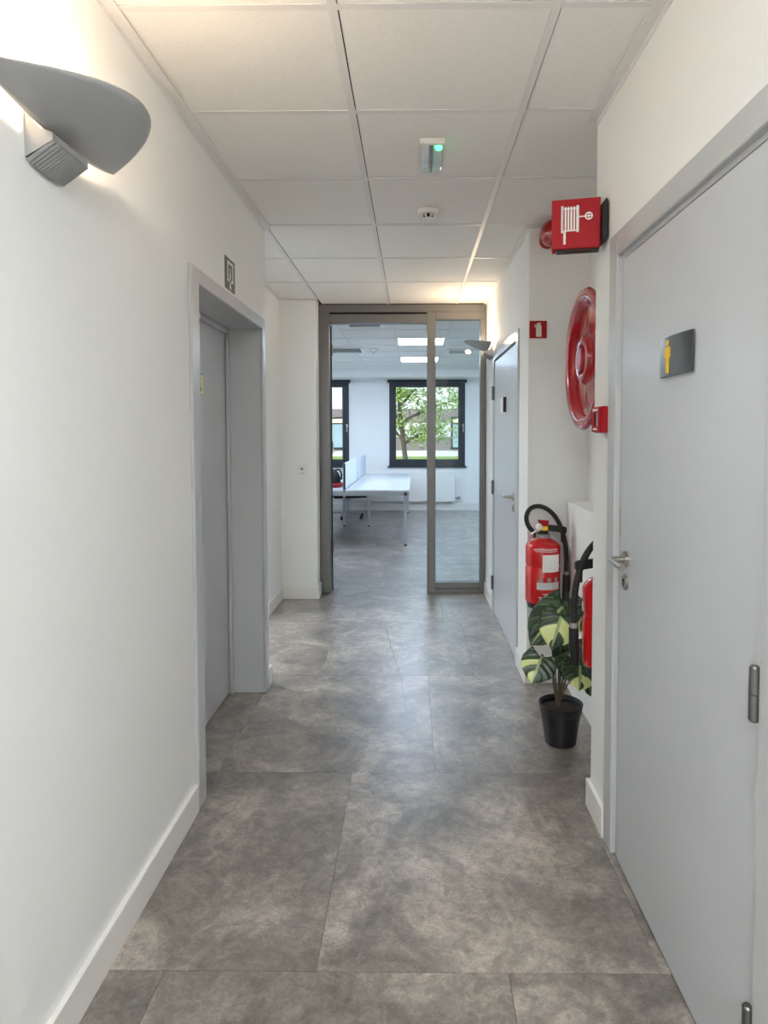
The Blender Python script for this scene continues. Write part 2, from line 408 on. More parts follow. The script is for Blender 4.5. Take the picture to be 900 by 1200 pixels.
for lab, (vx, vy, vw, vd) in zip(VLAB, VPOS):
    t = thing('ceiling_vent', lab, 'vent', (vx, vy, 2.558), group='office ceiling vents')
    b = MB(); w, d = vw/2, vd/2
    for q in ((-w, w, -d, -d+.05), (-w, w, d-.05, d), (-w, -w+.05, -d+.05, d-.05), (w-.05, w, -d+.05, d-.05)): b.box(*q, -.012, 0)
    b.build('frame', M_white, t, smooth=False)
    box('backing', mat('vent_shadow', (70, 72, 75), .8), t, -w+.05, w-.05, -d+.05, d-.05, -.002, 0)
    nsl = 6
    for k in range(nsl):
        y = -d+.06+(vd-.12)*(k+.5)/nsl
        MB().prism([(-.014, -.010), (-.010, -.012), (.014, -.003), (.010, -.001)], (-w+.05, y, 0), (0,1,0), (0,0,1), (vw-.1, 0, 0)).build('slat', M_white, t, smooth=False)
t = thing('smoke_detector', 'small white smoke detector on the office ceiling', 'smoke detector', (-.52, 8.62, 2.558))
MB().lathe([(0, 0), (.05, 0), (.05, -.02), (.035, -.04), (0, -.045)]).build('body', M_white, t)
MB().lathe([(0, -.046), (.012, -.046), (.012, -.052), (0, -.053)]).build('cap', M_grey, t)

# wall angles where ceiling meets wall
def trim(n, m, label, cat, boxes, bevel=0):
    b = MB()
    for q in boxes: b.box(*q, bevel=bevel)
    return tag(b.build(n, m, smooth=False), label, cat, kind='structure')
trim('trim_2', M_tee, 'white angle strip where left wall meets ceiling', 'ceiling trim', [(XL, XL+.036, Y0, 3.60, ZG-.004, ZG), (XL, XL+.003, Y0, 3.60, ZG-.022, ZG-.004)])
trim('trim_3', M_tee, 'white angle strip where nearest right wall meets ceiling', 'ceiling trim', [(XR-.036, XR, Y0, YN0+.02, ZG-.004, ZG), (XR-.003, XR, Y0, YN0, ZG-.022, ZG-.004)])
trim('trim_4', M_tee, 'white angle strip above the wall beyond the niche', 'ceiling trim', [(XR2-.026, XR2, YN1-.01, YPART, ZG-.004, ZG), (XR2-.003, XR2, YN1, YPART, ZG-.018, ZG-.004)])
trim('trim_5', M_tee, 'white angle strip above recess and stub wall', 'ceiling trim', [(XREC, XREC+.024, 3.60, YRET, ZG-.004, ZG), (XREC+.024, -.828, YRET-.024, YRET, ZG-.004, ZG)])

# baseboards
BH, BT = .105, .015
def bb(n, label, boxes): trim(n, M_base, label, 'baseboard', boxes, bevel=.002)
bb('baseboard_left', 'white baseboard along the left wall up to the grey door', [(XL, XL+BT, Y0, 2.355, 0, BH)])
bb('baseboard_left_end', 'short white baseboard at the end of the left wall', [(XL, XL+BT, 3.535, 3.60+BT, 0, BH), (-1.0, XL, 3.60, 3.60+BT, 0, BH)])
bb('baseboard_recess', 'white baseboard inside the left recess', [(XREC, XREC+BT, 4.95, YRET-BT, 0, BH)])
bb('baseboard_return', 'white baseboard across the stub wall by the partition', [(XREC, -.828+BT, YRET-BT, YRET, 0, BH), (-.828, -.828+BT, YRET, YPART-.005, 0, BH)])
bb('baseboard_right', 'white baseboard between nearest right door and niche', [(XR-BT, XR, 2.205, YN0+BT, 0, BH), (XR, XNL-.002, YN0, YN0+BT, 0, BH)])
bb('baseboard_niche_corner', 'white baseboard on the corner beside the fire niche', [(XR2-BT, XR2, YN1-BT, 3.925, 0, BH), (XR2, .70, YN1-BT, YN1, 0, BH)])
bb('baseboard_far_right', 'white baseboard between far right door and partition', [(XR2-BT, XR2, 5.155, YPART, 0, BH)])
bb('baseboard_office', 'white baseboard below the office windows', [(XO0, XO1, YOB-BT, YOB, 0, .12)])

# ------------------------------------------------------------------ left door (deep steel frame)
d1 = thing('door_1', 'grey door set deep in a steel frame in the left wall', 'door', (XL, (DL0+DL1)/2, 0), kind='structure')
def rel(b, o):  # boxes given in world coordinates, stored relative to the parent's place
    return lambda x0, x1, y0, y1, z0, z1, bevel=0: b.box(x0-o[0], x1-o[0], y0-o[1], y1-o[1], z0-o[2], z1-o[2], bevel=bevel)
o1 = d1.location
b = MB(); q = rel(b, o1); e = .0015
q(-.82, -.806, 2.36, 2.445, 0, 2.045, bevel=.004); q(-.82, -.806, 3.475, 3.535, 0, 2.045, bevel=.004); q(-.82, -.806, 2.445, 3.475, 1.985, 2.045, bevel=.004)
b.build('architrave', M_frame, d1)
b = MB(); q = rel(b, o1)
q(-1.06, -.8205, 2.392, 2.445, 0, 1.985); q(-1.06, -.8205, 3.475, 3.508, 0, 1.985); q(-1.06, -.8205, 2.392, 3.508, 1.985, 2.028)
b.build('jamb_lining', M_frame, d1)
b = MB(); q = rel(b, o1)
q(-1.003, -.985, 3.452, 3.474, 0, 1.984, bevel=.002); q(-1.003, -.985, 2.446, 2.468, 0, 1.984, bevel=.002); q(-1.003, -.985, 2.468, 3.452, 1.955, 1.984, bevel=.002)
b.build('door_stop', M_frame, d1)
b = MB(); q = rel(b, o1); q(-1.05, -1.006, 2.452, 3.464, .006, 1.97, bevel=.002); b.build('door_leaf', M_door, d1)

# ------------------------------------------------------------------ lever handle and hinges
def lever(parent, x, y, z, dirn, m=M_steel):
    """rosette and lever on a face at x looking to -X; dirn = -1 towards the viewer, +1 away"""
    h = MB().lathe([(0, 0), (.026, 0), (.026, -.007), (.024, -.009), (0, -.009)], axis='X').build('door_handle', m, parent, loc=(x, y, z))
    MB().tube([(-.008, 0, 0), (-.035, 0, 0), (-.050, dirn*.003, 0), (-.055, dirn*.018, 0), (-.056, dirn*.135, 0)], .0095, n=14, smooth=1).build('lever', m, h)
    k = MB().lathe([(0, 0), (.025, 0), (.025, -.006), (.023, -.008), (0, -.008)], axis='X').build('keyhole_rosette', m, parent, loc=(x, y, z-.072))
    MB().prism(circ(0, .006, .006, 12)+[], (-.0085, 0, 0), (0,1,0), (0,0,1), (-.001, 0, 0)).prism(rect(-.003, .003, -.012, .004), (-.0085, 0, 0), (0,1,0), (0,0,1), (-.001, 0, 0)).build('keyhole', M_dark, k, smooth=False)
def hinge(parent, x, y, z, h=.11, rr=.010):
    k = MB().lathe([(0, -h/2), (rr*.7, -h/2), (rr, -h/2+.004), (rr, -.001), (rr*.8, 0), (rr, .001), (rr, h/2-.004), (rr*.7, h/2), (0, h/2)], n=16).build('hinge', M_hinge, parent, loc=(x, y, z))

# nearest right door
d2 = thing('door_2', 'large light grey door with steel lever nearest on the right', 'door', (XR, 1.68, 0), kind='structure')
o2 = d2.location
b = MB(); q = rel(b, o2)
q(.664, .70, 2.125, 2.205, 0, 2.075, bevel=.003); q(.664, .70, 1.15, 1.225, 0, 2.075, bevel=.003); q(.664, .70, 1.225, 2.125, 2.0, 2.075, bevel=.003)
q(.682, .74, 2.094, 2.125, 0, 2.0, bevel=.002); q(.682, .74, 1.225, 1.232, 0, 2.0); q(.682, .74, 1.232, 2.094, 1.985, 2.0)
b.build('door_frame', M_frame, d2)
b = MB(); q = rel(b, o2); q(.676, .716, 1.238, 2.090, .006, 1.978, bevel=.002); b.build('door_leaf', M_door, d2)
lever(d2, .676-XR, 2.033-1.68, 1.020, -1)
b = MB(); b.box(-.001, .0, -.009, .009, -.05, .05, bevel=.0003); b.build('strike_plate', M_steel, d2, loc=(.682-XR, 2.109-1.68, 1.13))
for z in (.915, .235): hinge(d2, .664-XR-.004, 1.232-1.68, z)

# far right door
d3 = thing('door_3', 'far grey door in the right wall beside the glazed partition', 'door', (XR2, 4.54, 0), kind='structure')
o3 = d3.location
b = MB(); q = rel(b, o3)
q(.634, .67, 3.925, 3.995, 0, 2.06, bevel=.003); q(.634, .67, 5.085, 5.155, 0, 2.06, bevel=.003); q(.634, .67, 3.995, 5.085, 1.995, 2.06, bevel=.003)
b.build('door_frame', M_frame, d3)
b = MB(); q = rel(b, o3); q(.642, .69, 4.0, 5.076, .006, 1.982, bevel=.002); b.build('door_leaf', M_door, d3)
lever(d3, .642-XR2, 4.09-4.54, 1.02, 1)
for z in (1.74, 1.0, .24): hinge(d3, .634-XR2-.006, 5.080-4.54, z)

# ------------------------------------------------------------------ glazed partition and its door
wp = thing('wall_partition', 'aluminium framed glazed partition with open doorway and narrow glass sidelight', 'partition', (0, YPART, 0), kind='structure')
def pb(name, x0, x1, z0, z1, y0=0, y1=.09, m=M_alu, bev=.003): return box(name, m, wp, x0, x1, y0, y1, z0, z1, bevel=bev)
pb('head_rail', -.826, .642, 2.49, 2.5584)
pb('head_groove', -.80, .12, 2.472, 2.49, y0=.012, m=M_dark, bev=0)
pb('door_head', -.735, .125, 2.395, 2.472)
pb('jamb', -.826, -.735, 0, 2.490)
pb('mullion', .125, .20, 0, 2.490)
pb('sidelight_head', .20, .642, 2.425, 2.49)
pb('jamb', .595, .642, 0, 2.425)
pb('bottom_rail', .20, .595, 0, .042, bev=.002)
pb('bottom_rail', .20, .595, .044, .095, y0=.006, bev=.002)
pb('glass_pane', .20, .595, .095, 2.425, y0=.04, y1=.048, m=M_glass, bev=0)
# leaf folded back into the office
ang = math.radians(99)
d4 = thing('door_4', 'narrow dark edge of a glass door standing open into the office', 'door', (-.742, YPART+.075, 0), rz=ang, kind='structure')
LW = .86
b = MB(); b.box(0, .07, -.02, .02, .01, 2.385, bevel=.002); b.box(LW-.07, LW, -.02, .02, .01, 2.385, bevel=.002); b.box(.07, LW-.07, -.02, .02, .01, .10); b.box(.07, LW-.07, -.02, .02, 2.315, 2.385)
b.build('leaf_frame', M_oframe, d4)
box('glass_pane', M_glass, d4, .07, LW-.07, -.004, .004, .10, 2.315)
for z in (2.17, .40, 1.3): box('hinge', M_steel, d4, -.006, .014, -.030, -.0205, z-.05, z+.05, bevel=.003)

# ------------------------------------------------------------------ office windows
WL = ['second dark framed office window from the left, out of view', 'left dark framed office window seen beside the partition jamb', 'large dark framed office window with a tree behind it', 'dark framed office window at the right, out of view']
for n_, ((a, b_), lab) in enumerate(zip(WINS, ['dark framed office window at the far left, out of view']+WL[1:])):
    t = thing('window_%d' % (n_+1), lab, 'window', ((a+b_)/2, YOB, WZ0), kind='structure')
    w = (b_-a)/2; hh = WZ1-WZ0
    fr = MB(); F = .075
    for z0, z1, x0, x1 in ((0, F, -w, w), (hh-F, hh, -w, w), (F, hh-F, -w, -w+F), (F, hh-F, w-F, w)): fr.box(x0, x1, -.012, .06, z0, z1, bevel=.004)
    fr.build('window_frame', M_oframe, t)
    sa = MB(); G = .05
    for z0, z1, x0, x1 in ((F, F+G, -w+F, w-F), (hh-F-G, hh-F, -w+F, w-F), (F+G, hh-F-G, -w+F, -w+F+G), (F+G, hh-F-G, w-F-G, w-F)): sa.box(x0, x1, 0, .045, z0, z1, bevel=.003)
    sa.build('sash', M_oframe, t)
    box('glass_pane', M_glass, t, -w+F+G, w-F-G, .018, .026, F+G, hh-F-G)
    box('blind_cassette', M_oframe, t, -w-.03, w+.03, -.075, -.012, hh-.05, hh+.035, bevel=.008)
    box('window_sill', M_oframe, t, -w-.03, w+.03, -.04, -.001, -.03, 0, bevel=.003)
    h = box('handle', M_steel, t, w-.055, w-.022, -.022, -.0125, hh*.46, hh*.46+.05, bevel=.003)
    MB().tube([(w-.038, -.022, hh*.46+.025), (w-.038, -.04, hh*.46+.025), (w-.038, -.042, hh*.46-.10)], .010, n=8, smooth=1).build('lever', M_steel, h)
tw = thing('window_5', 'wide glazing at the rear end of the corridor behind the viewpoint', 'window', (-.07, Y0-.1, 0), kind='structure')
b = MB()
for q_ in ((-.59, -.53, 0, 2.3), (.53, .59, 0, 2.3), (-.53, .53, 0, .08), (-.53, .53, 2.22, 2.3)): b.box(q_[0], q_[1], -.04, .04, q_[2], q_[3])
b.build('window_frame', M_alu, tw)
box('glass_pane', M_glass, tw, -.53, .53, -.004, .004, .08, 2.22)

# ------------------------------------------------------------------ wall lamps
def sconce(label, loc, rz, watts):
    """local frame: wall at x=0, lamp reaches to +X, runs along Y"""
    t = thing('wall_lamp', label, 'wall lamp', loc, rz, group='scoop wall lamps in the corridor')
    # shade: sloping scoop, straight back edge, pointed oval rim
    N, K, A, D = 40, 12, .272, .196
    bm = bmesh.new(); g = []
    for i in range(N+1):
        tt = math.sin((-1+2*i/N)*PI/2); y = A*tt
        rim = D*max(0, 1-tt*tt)**1.05
        row = []
        for k in range(K+1):
            v = k/K
            x = .030+rim*v
            z = .052+.37*x+.024*tt*tt+.008*tt**4-.05*(1-tt*tt)*v*(1-v)
            row.append(bm.verts.new((x, y, z)))
        g.append(row)
    for i in range(N):
        for k in range(K): bm.faces.new((g[i][k], g[i+1][k], g[i+1][k+1], g[i][k+1]))
    bmesh.ops.remove_doubles(bm, verts=bm.verts[:], dist=1e-5)
    bmesh.ops.recalc_face_normals(bm, faces=bm.faces[:])
    mb = MB(); mb.bm = bm
    sh = mb.build('lamp_shade', M_lamp, t, angle=60); sh.location = (0, .018, 0)
    so_ = sh.modifiers.new('thickness', 'SOLIDIFY'); so_.thickness = .004; so_.offset = 0
    my = .022
    MB().prism([(0, -.004), (.060, .030), (.060, .046), (.028, .058), (0, .106)], (0, my-.074, 0), (1,0,0), (0,0,1), (0, .148, 0)).build('mount', M_lamp, t, smooth=False)
    outl = []; NR = 16
    for k in range(NR*6+1):
        y = -.072+.144*k/(NR*6)
        outl.append((y, .003+.012*(1-(y/.072)**2)+.0022*abs(math.sin(PI*k/6))))
    outl += [(.072, 0), (-.072, 0)]
    MB().prism(outl, (.002, my, -.008), (0,1,0), (.58, 0, -.81), (.058, 0, .041)).build('ribbed_lens', M_diff, t, smooth=False)
    MB().tube([(.100, -.05, .097), (.100, .05, .097)], .007, n=12).build('bulb', M_bulb, t)
    for yy in (-.062, .050): box('bulb_holder', M_lampin, t,   .088, .112, yy, yy+.012, .083, .114, bevel=.002)
    ld = bpy.data.lights.new('lamp_glow', 'POINT'); ld.energy = watts; ld.color = (1, .77, .52); ld.shadow_soft_size = .03
    lo = bpy.data.objects.new('lamp_glow', ld); C.objects.link(lo); lo.parent = t; lo.location = (.125, 0, .140)
    return t
sconce('large grey scoop shaped wall lamp on the near left wall', (XL, 1.43, 2.01), 0, SCONCE_NEAR)
sconce('pale scoop shaped wall lamp on the right, next to the glazed partition', (XR2, 5.33, 2.045), PI, SCONCE_FAR)

# ------------------------------------------------------------------ signs on left side
def flat_sign(name, label, cat, o, ud, nd, w, h, m, th=.003, loc=None):
    """plate with its centre at o; ud = right as read, nd = facing"""
    o, ud, nd = Vector(o), Vector(ud), Vector(nd)
    t = thing(name, label, cat, o)
    MB().prism(rect(-w/2, w/2, -h/2, h/2), (0,0,0), ud, (0,0,1), nd*th).build('plate', m, t, smooth=False)
    def deco(pn, m_, polys, lift=0):
        b = MB()
        for p in polys: b.prism(p, nd*(th+.0002+lift), ud, (0,0,1), nd*.0006)
        return b.build(pn, m_, t, smooth=False)
    return t, deco
X_, Y_, Zv = Vector((1,0,0)), Vector((0,1,0)), Vector((0,0,1))
t, deco = flat_sign('exit_sign', 'green emergency exit pictogram sign above the grey left door', 'sign', (XL, 2.905, 2.131), (0,1,0), (1,0,0), .15, .140, M_green)
deco('door_outline', M_cream, [rect(-.046, -.034, -.032, .056), rect(.034, .046, -.032, .056), rect(-.034, .034, .044, .056), rect(-.034, -.012, -.032, -.022), rect(.012, .034, -.032, -.022)])
deco('running_figure', M_cream, [circ(.0, .022, .007, 14), [(-.004, .013), (.005, .013), (.012, -.018), (.006, -.018), (.001, -.002), (-.006, -.020), (-.012, -.018)], [(-.004, .012), (-.013, .0), (-.010, -.002), (-.002, .008)]])
deco('down_arrow', M_cream, [rect(-.007, .007, -.052, -.034), [(-.015, -.052), (.015, -.052), (0, -.070)]])
t, deco = flat_sign('safety_sign', 'small pale yellow sign with dark pictogram stuck on the recessed left door', 'sign', (-1.0055, 3.01, 1.655), (0,1,0), (1,0,0), .14, .10, M_glow)
deco('pictogram', M_green, [circ(.020, .026, .010, 14), [(.012, .014), (.026, .014), (.034, -.014), (.044, -.030), (.034, -.034), (.020, -.014), (.006, -.030), (-.004, -.026), (.010, -.006)]])
for sg in (-1, 1): deco('border_line', M_green, [rect(-.07, .07, sg*.0485-.0015, sg*.0485+.0015)])

# light switch and wall socket
t = thing('light_switch', 'white double light switch at the end of the left wall', 'switch', (XL, 3.568, 1.085))
box('plate', M_white, t, 0, .009, -.026, .030, -.042, .042, bevel=.003); box('rocker', M_white, t, .009, .013, -.018, .022, .002, .034, bevel=.002); box('rocker', M_white, t, .009, .013, -.018, .022, -.034, -.002, bevel=.002)
t = thing('wall_switch', 'white square switch plate on the stub wall by the partition', 'switch', (-.947, YRET, 1.112))
box('plate', M_white, t, -.044, .044, -.010, 0, -.042, .042, bevel=.003)
MB().lathe([(0, -.0105), (.013, -.0105), (.013, -.013), (0, -.014)], axis='Y', o=(-.004, 0, .012)).build('knob', M_grey, t)
box('label_slot', M_grey, t, -.016, .014, -.0112, -.0102, -.027, -.023)

# ------------------------------------------------------------------ ceiling devices
t = thing('emergency_light', 'clear emergency light with green LED on the corridor ceiling', 'emergency light', (.077, 2.66, ZG))
box('base', M_white, t, -.047, .047, -.112, .15, -.004, 0, bevel=.001)
box('end_cap', M_white, t, -.049, .049, -.135, -.112, -.022, -.0005, bevel=.003)
box('cover', M_clear, t, -.046, .046, -.1115, .149, -.026, -.0045, bevel=.006, seg=2)
box('divider', M_grey, t, -.007, .004, -.105, .142, -.022, -.0045)
box('reflector', mat('reflector_grey', (240, 243, 248), .4, 0), t, -.040, -.010, -.108, .140, -.010, -.0045)
box('circuit_strip', mat('reflector_teal', (228, 240, 241), .4, 0), t, .007, .040, -.108, .140, -.010, -.0045)
MB().lathe([(0, 0), (.012, 0), (.012, -.006), (.008, -.010), (0, -.011)], o=(.026, -.075, -.0105)).build('green_led', M_led, t)
t = thing('smoke_detector', 'round white smoke detector on the corridor ceiling', 'smoke detector', (.079, 3.33, ZG))
MB().lathe([(0, 0), (.053, 0), (.053, -.014), (.048, -.020), (.036, -.022), (0, -.022)]).build('base', M_white, t)
MB().lathe([(0, -.0221), (.026, -.0221), (.026, -.040), (0, -.040)]).build('sensing_chamber', M_dark, t)
for k in range(8):
    a = 2*PI*(k+.5)/8
    c, s_ = math.cos(a), math.sin(a)
    MB().prism([(.027, -.0225), (.036, -.0225), (.047, -.036), (.044, -.041), (.027, -.041)], Vector((-s_*-.003, c*-.003, 0)), (c, s_, 0), (0,0,1), Vector((-s_, c, 0))*.006).build('fin', M_white, t, smooth=False)
MB().lathe([(0, -.0401), (.028, -.041), (.027, -.046), (.016, -.049), (0, -.050)]).build('cap', M_white, t)

# ------------------------------------------------------------------ right side signs
# hose reel sign, projecting from the wall end
t = thing('hose_reel_sign', 'red projecting sign with white fire hose reel symbol beside the niche', 'sign', (.5705, 2.29, 2.150), rz=math.radians(-13))
box('panel', M_signred, t, -.082, .082, -.012, .0, -.085, .085, bevel=.002)
box('side_panel', M_signred, t, -.082, -.068, 0.0005, .055, -.083, .083, bevel=.003)
box('body', M_black, t, -.067, .080, .0005, .050, -.088, .080)
b = []
for k in range(6): b.append(rect(-.048+k*.0098, -.048+k*.0098+.0062, -.024 if k not in (1,) else -.024, .058))
b += [rect(-.050, .010, -.026, -.022), rect(-.050, -.042, -.030, .062), rect(.002, .010, -.030, .062), rect(-.042, .006, .050, .0535), rect(-.042, -.034, -.045, -.024), rect(-.043, -.033, -.047, -.043), rect(-.042, -.034, -.070, -.047), rect(.010, .030, .0205, .0245)]
pm = MB()
for p in b: pm.prism(p, (0, -.0122, 0), X_, Zv, (0, -.0008, 0))
R1, R2 = .0135, .0092
for k in range(20):
    a0, a1 = 2*PI*k/20, 2*PI*(k+1)/20
    pm.prism([(.043+R1*math.cos(a0), .023+R1*math.sin(a0)), (.043+R1*math.cos(a1), .023+R1*math.sin(a1)), (.043+R2*math.cos(a1), .023+R2*math.sin(a1)), (.043+R2*math.cos(a0), .023+R2*math.sin(a0))], (0, -.0122, 0), X_, Zv, (0, -.0008, 0))
pm.prism(rect(.0412, .0448, .012, .034), (0, -.0122, 0), X_, Zv, (0, -.0008, 0)).prism(rect(.032, .054, .0212, .0248), (0, -.0122, 0), X_, Zv, (0, -.0008, 0))
pm.build('hose_symbol', M_print, t, smooth=False)
br = MB().prism([(0, -.070), (.014, -.070), (.021, -.055), (.021, .062), (.014, .075), (0, .058)], (.0815, -.030, 0), X_, Zv, (0, .085, 0)).build('wall_mount', M_black, t, smooth=False)
br.rotation_euler = (0, 0, math.radians(13)); br.location = (.0015, -.020, 0)
# red sounder on the niche's far wall
t = thing('fire_alarm_sounder', 'round red alarm sounder high in the niche behind the hose sign', 'alarm', (.745, YN1, 2.487))
MB().lathe([(0, 0), (.045, 0), (.045, -.10), (0, -.10)], axis='Y').build('base', M_signred, t)
MB().lathe([(0, -.10), (.060, -.10), (.065, -.108), (.065, -.16), (.055, -.19), (.03, -.205), (0, -.21)], axis='Y').build('dome', M_red, t)
# extinguisher sign
t, deco = flat_sign('extinguisher_sign', 'square red fire extinguisher sign on the niche wall', 'sign', (.698, YN1, 2.0), (1,0,0), (0,-1,0), .096, .096, M_signred)
deco('extinguisher_symbol', M_cream, [rect(-.012, .018, -.040, .020), [(-.012, .020), (.018, .020), (.013, .027), (-.006, .027)], rect(-.004, .014, .029, .037), [(-.018, .026), (-.004, .034), (-.004, .030), (-.016, .022)], [(-.020, .026), (-.016, .026), (-.016, .010), (-.020, .010)]])
# manual call point
t = thing('manual_call_point', 'red break glass call point on the wall end left of the near door frame', 'call point', (XR, 2.272, 1.468))
t['label'] = 'red break glass fire alarm call point beside the nearest right door'
cb = MB().box(-.024, 0, -.046, .046, -.046, .046, bevel=.003); cb.build('housing', M_signred, t)
b = MB()
for q_ in ((-.043, .043, .024, .043), (-.043, .043, -.043, -.022), (-.043, -.024, -.022, .024), (.026, .043, -.022, .024)): b.box(-.034, -.024, *q_, bevel=.0015)
b.build('cover', M_signred, t)
box('window', M_white, t, -.028, -.0245, -.024, .004, -.022, .024, bevel=.001)
box('window_shade', M_dark, t, -.028, -.0245, .004, .026, -.022, .024)
MB().box(-.0346, -.034, -.030, .030, .030, .037).box(-.0346, -.034, -.024, .024, -.036, -.030).build('print', M_print, t, smooth=False)['kind'] = 'stuff'
# toilet sign on near door
t = thing('restroom_sign', 'dark metal plate with yellow man figure on the nearest right door', 'sign', (.676, 1.656, 1.618))
n_ = 12; prof = []
for i in range(n_+1):
    a = -1+2*i/n_; prof.append((.100*a, .018-.010*a*a))
MB().prism([(p[0], -p[1]) for p in prof]+[(.100, -.004), (-.100, -.004)], (0, 0, -.050), (0,1,0), (1,0,0), (0, 0, .100)).build('plate', M_plate, t)
box('back_plate', M_dark, t, -.004, 0, -.085, .085, -.042, .042)
def bent(name, m, polys):
    b = MB()
    for p in polys: b.prism(p, (-.0185, 0, 0), (0,-1,0), (0,0,1), (-.0012, 0, 0))
    return b.build(name, m, t, smooth=False)
bent('man_figure', M_yellow, [circ(-.022, .034, .0075, 16), [(-.034, .024), (-.010, .024), (-.010, .004), (-.034, .004)],
    [(-.0395, .022), (-.034, .024), (-.034, -.004), (-.0395, -.004)], [(-.010, .024), (-.0045, .022), (-.0045, -.004), (-.010, -.004)], [(-.033, .004), (-.0225, .004), (-.0235, -.044), (-.0315, -.044)], [(-.0215, .004), (-.011, .004), (-.0125, -.044), (-.0205, -.044)]])
# small plate on far door
t = thing('door_plate', 'small black and white sign plate on the far grey door', 'sign', (.642, 4.53, 1.622))
MB().prism([(-.085, -.006), (-.06, -.010), (.085, -.018), (.085, -.004), (-.085, -.004)], (0, 0, -.052), (0,1,0), (1,0,0), (0, 0, .104)).build('plate', M_white, t, smooth=False)
box('dark_half', M_black, t, -.020, -.0, -.090, -.0855, -.052, .052)
MB().prism([(-.085, -.0105), (-.02, -.0135), (-.02, -.0127), (-.085, -.0065)], (0, 0, -.051), (0,1,0), (1,0,0), (0, 0, .102)).build('dark_face', M_black, t, smooth=False)
box('back_plate', M_dark, t, -.004, 0, -.075, .075, -.045, .045)

# ------------------------------------------------------------------ hose reel
t = thing('fire_hose_reel', 'large glossy red fire hose reel on the niche back wall', 'hose reel', (XNB, 2.90, 1.750))
P = [(0, -.214), (.052, -.214), (.056, -.211), (.059, -.196), (.064, -.195), (.068, -.204), (.085, -.208), (.098, -.204), (.104, -.192), (.112, -.182), (.235, -.176), (.243, -.174), (.248, -.184), (.258, -.198), (.275, -.206), (.296, -.207), (.308, -.203), (.315, -.192), (.313, -.186), (.300, -.192), (.27, -.194), (.25, -.172), (.2, -.162), (0, -.160)]
MB().lathe(P, axis='X', n=72).build('front_disc', M_red, t, loc=(-.024, 0, 0))
MB().lathe([(0, -.040), (.30, -.040), (.315, -.048), (.315, -.060), (.30, -.058), (.25, -.052), (0, -.052)], axis='X', n=64).build('rear_disc', M_red, t)
MB().lathe([(0, -.2142), (.044, -.2142), (.042, -.217), (0, -.217)], axis='X', n=28).build('hub_cap', mat('hub_red', (186, 60, 66), .3), t, loc=(-.024, 0, 0))
for k in range(6):
    a = PI/2+2*PI*k/6
    c, s_ = math.cos(a), math.sin(a)
    for sg in (-1, 1):
        MB().prism([(.150, 0), (.215, sg*.018-.002), (.215, sg*.018+.002)], (-.2035, 0, 0), (0, c, s_), (0, -s_, c), (-.003, 0, 0)).build('pressed_rib', M_red, t, smooth=False)
hs = MB()
for lv, rr in enumerate((.20, .226, .252)):
    for k in range(4):
        x = -.075-.026*k
        hs.tube([(x, rr*math.cos(2*PI*i/40), rr*math.sin(2*PI*i/40)) for i in range(41)], .0125, n=8)
hs.build('hose_coil', M_blackm, t)
box('wall_bracket', M_red, t, -.040, 0, -.06, .06, -.12, .12, bevel=.004)
MB().tube([(-.05, -.06, -.24), (-.08, -.06, -.325), (-.13, -.05, -.345), (-.17, -.04, -.335)], .016, n=10, smooth=2).build('feed_pipe', M_red, t)
for k, q_ in enumerate(((.10,.18),)):
    pass

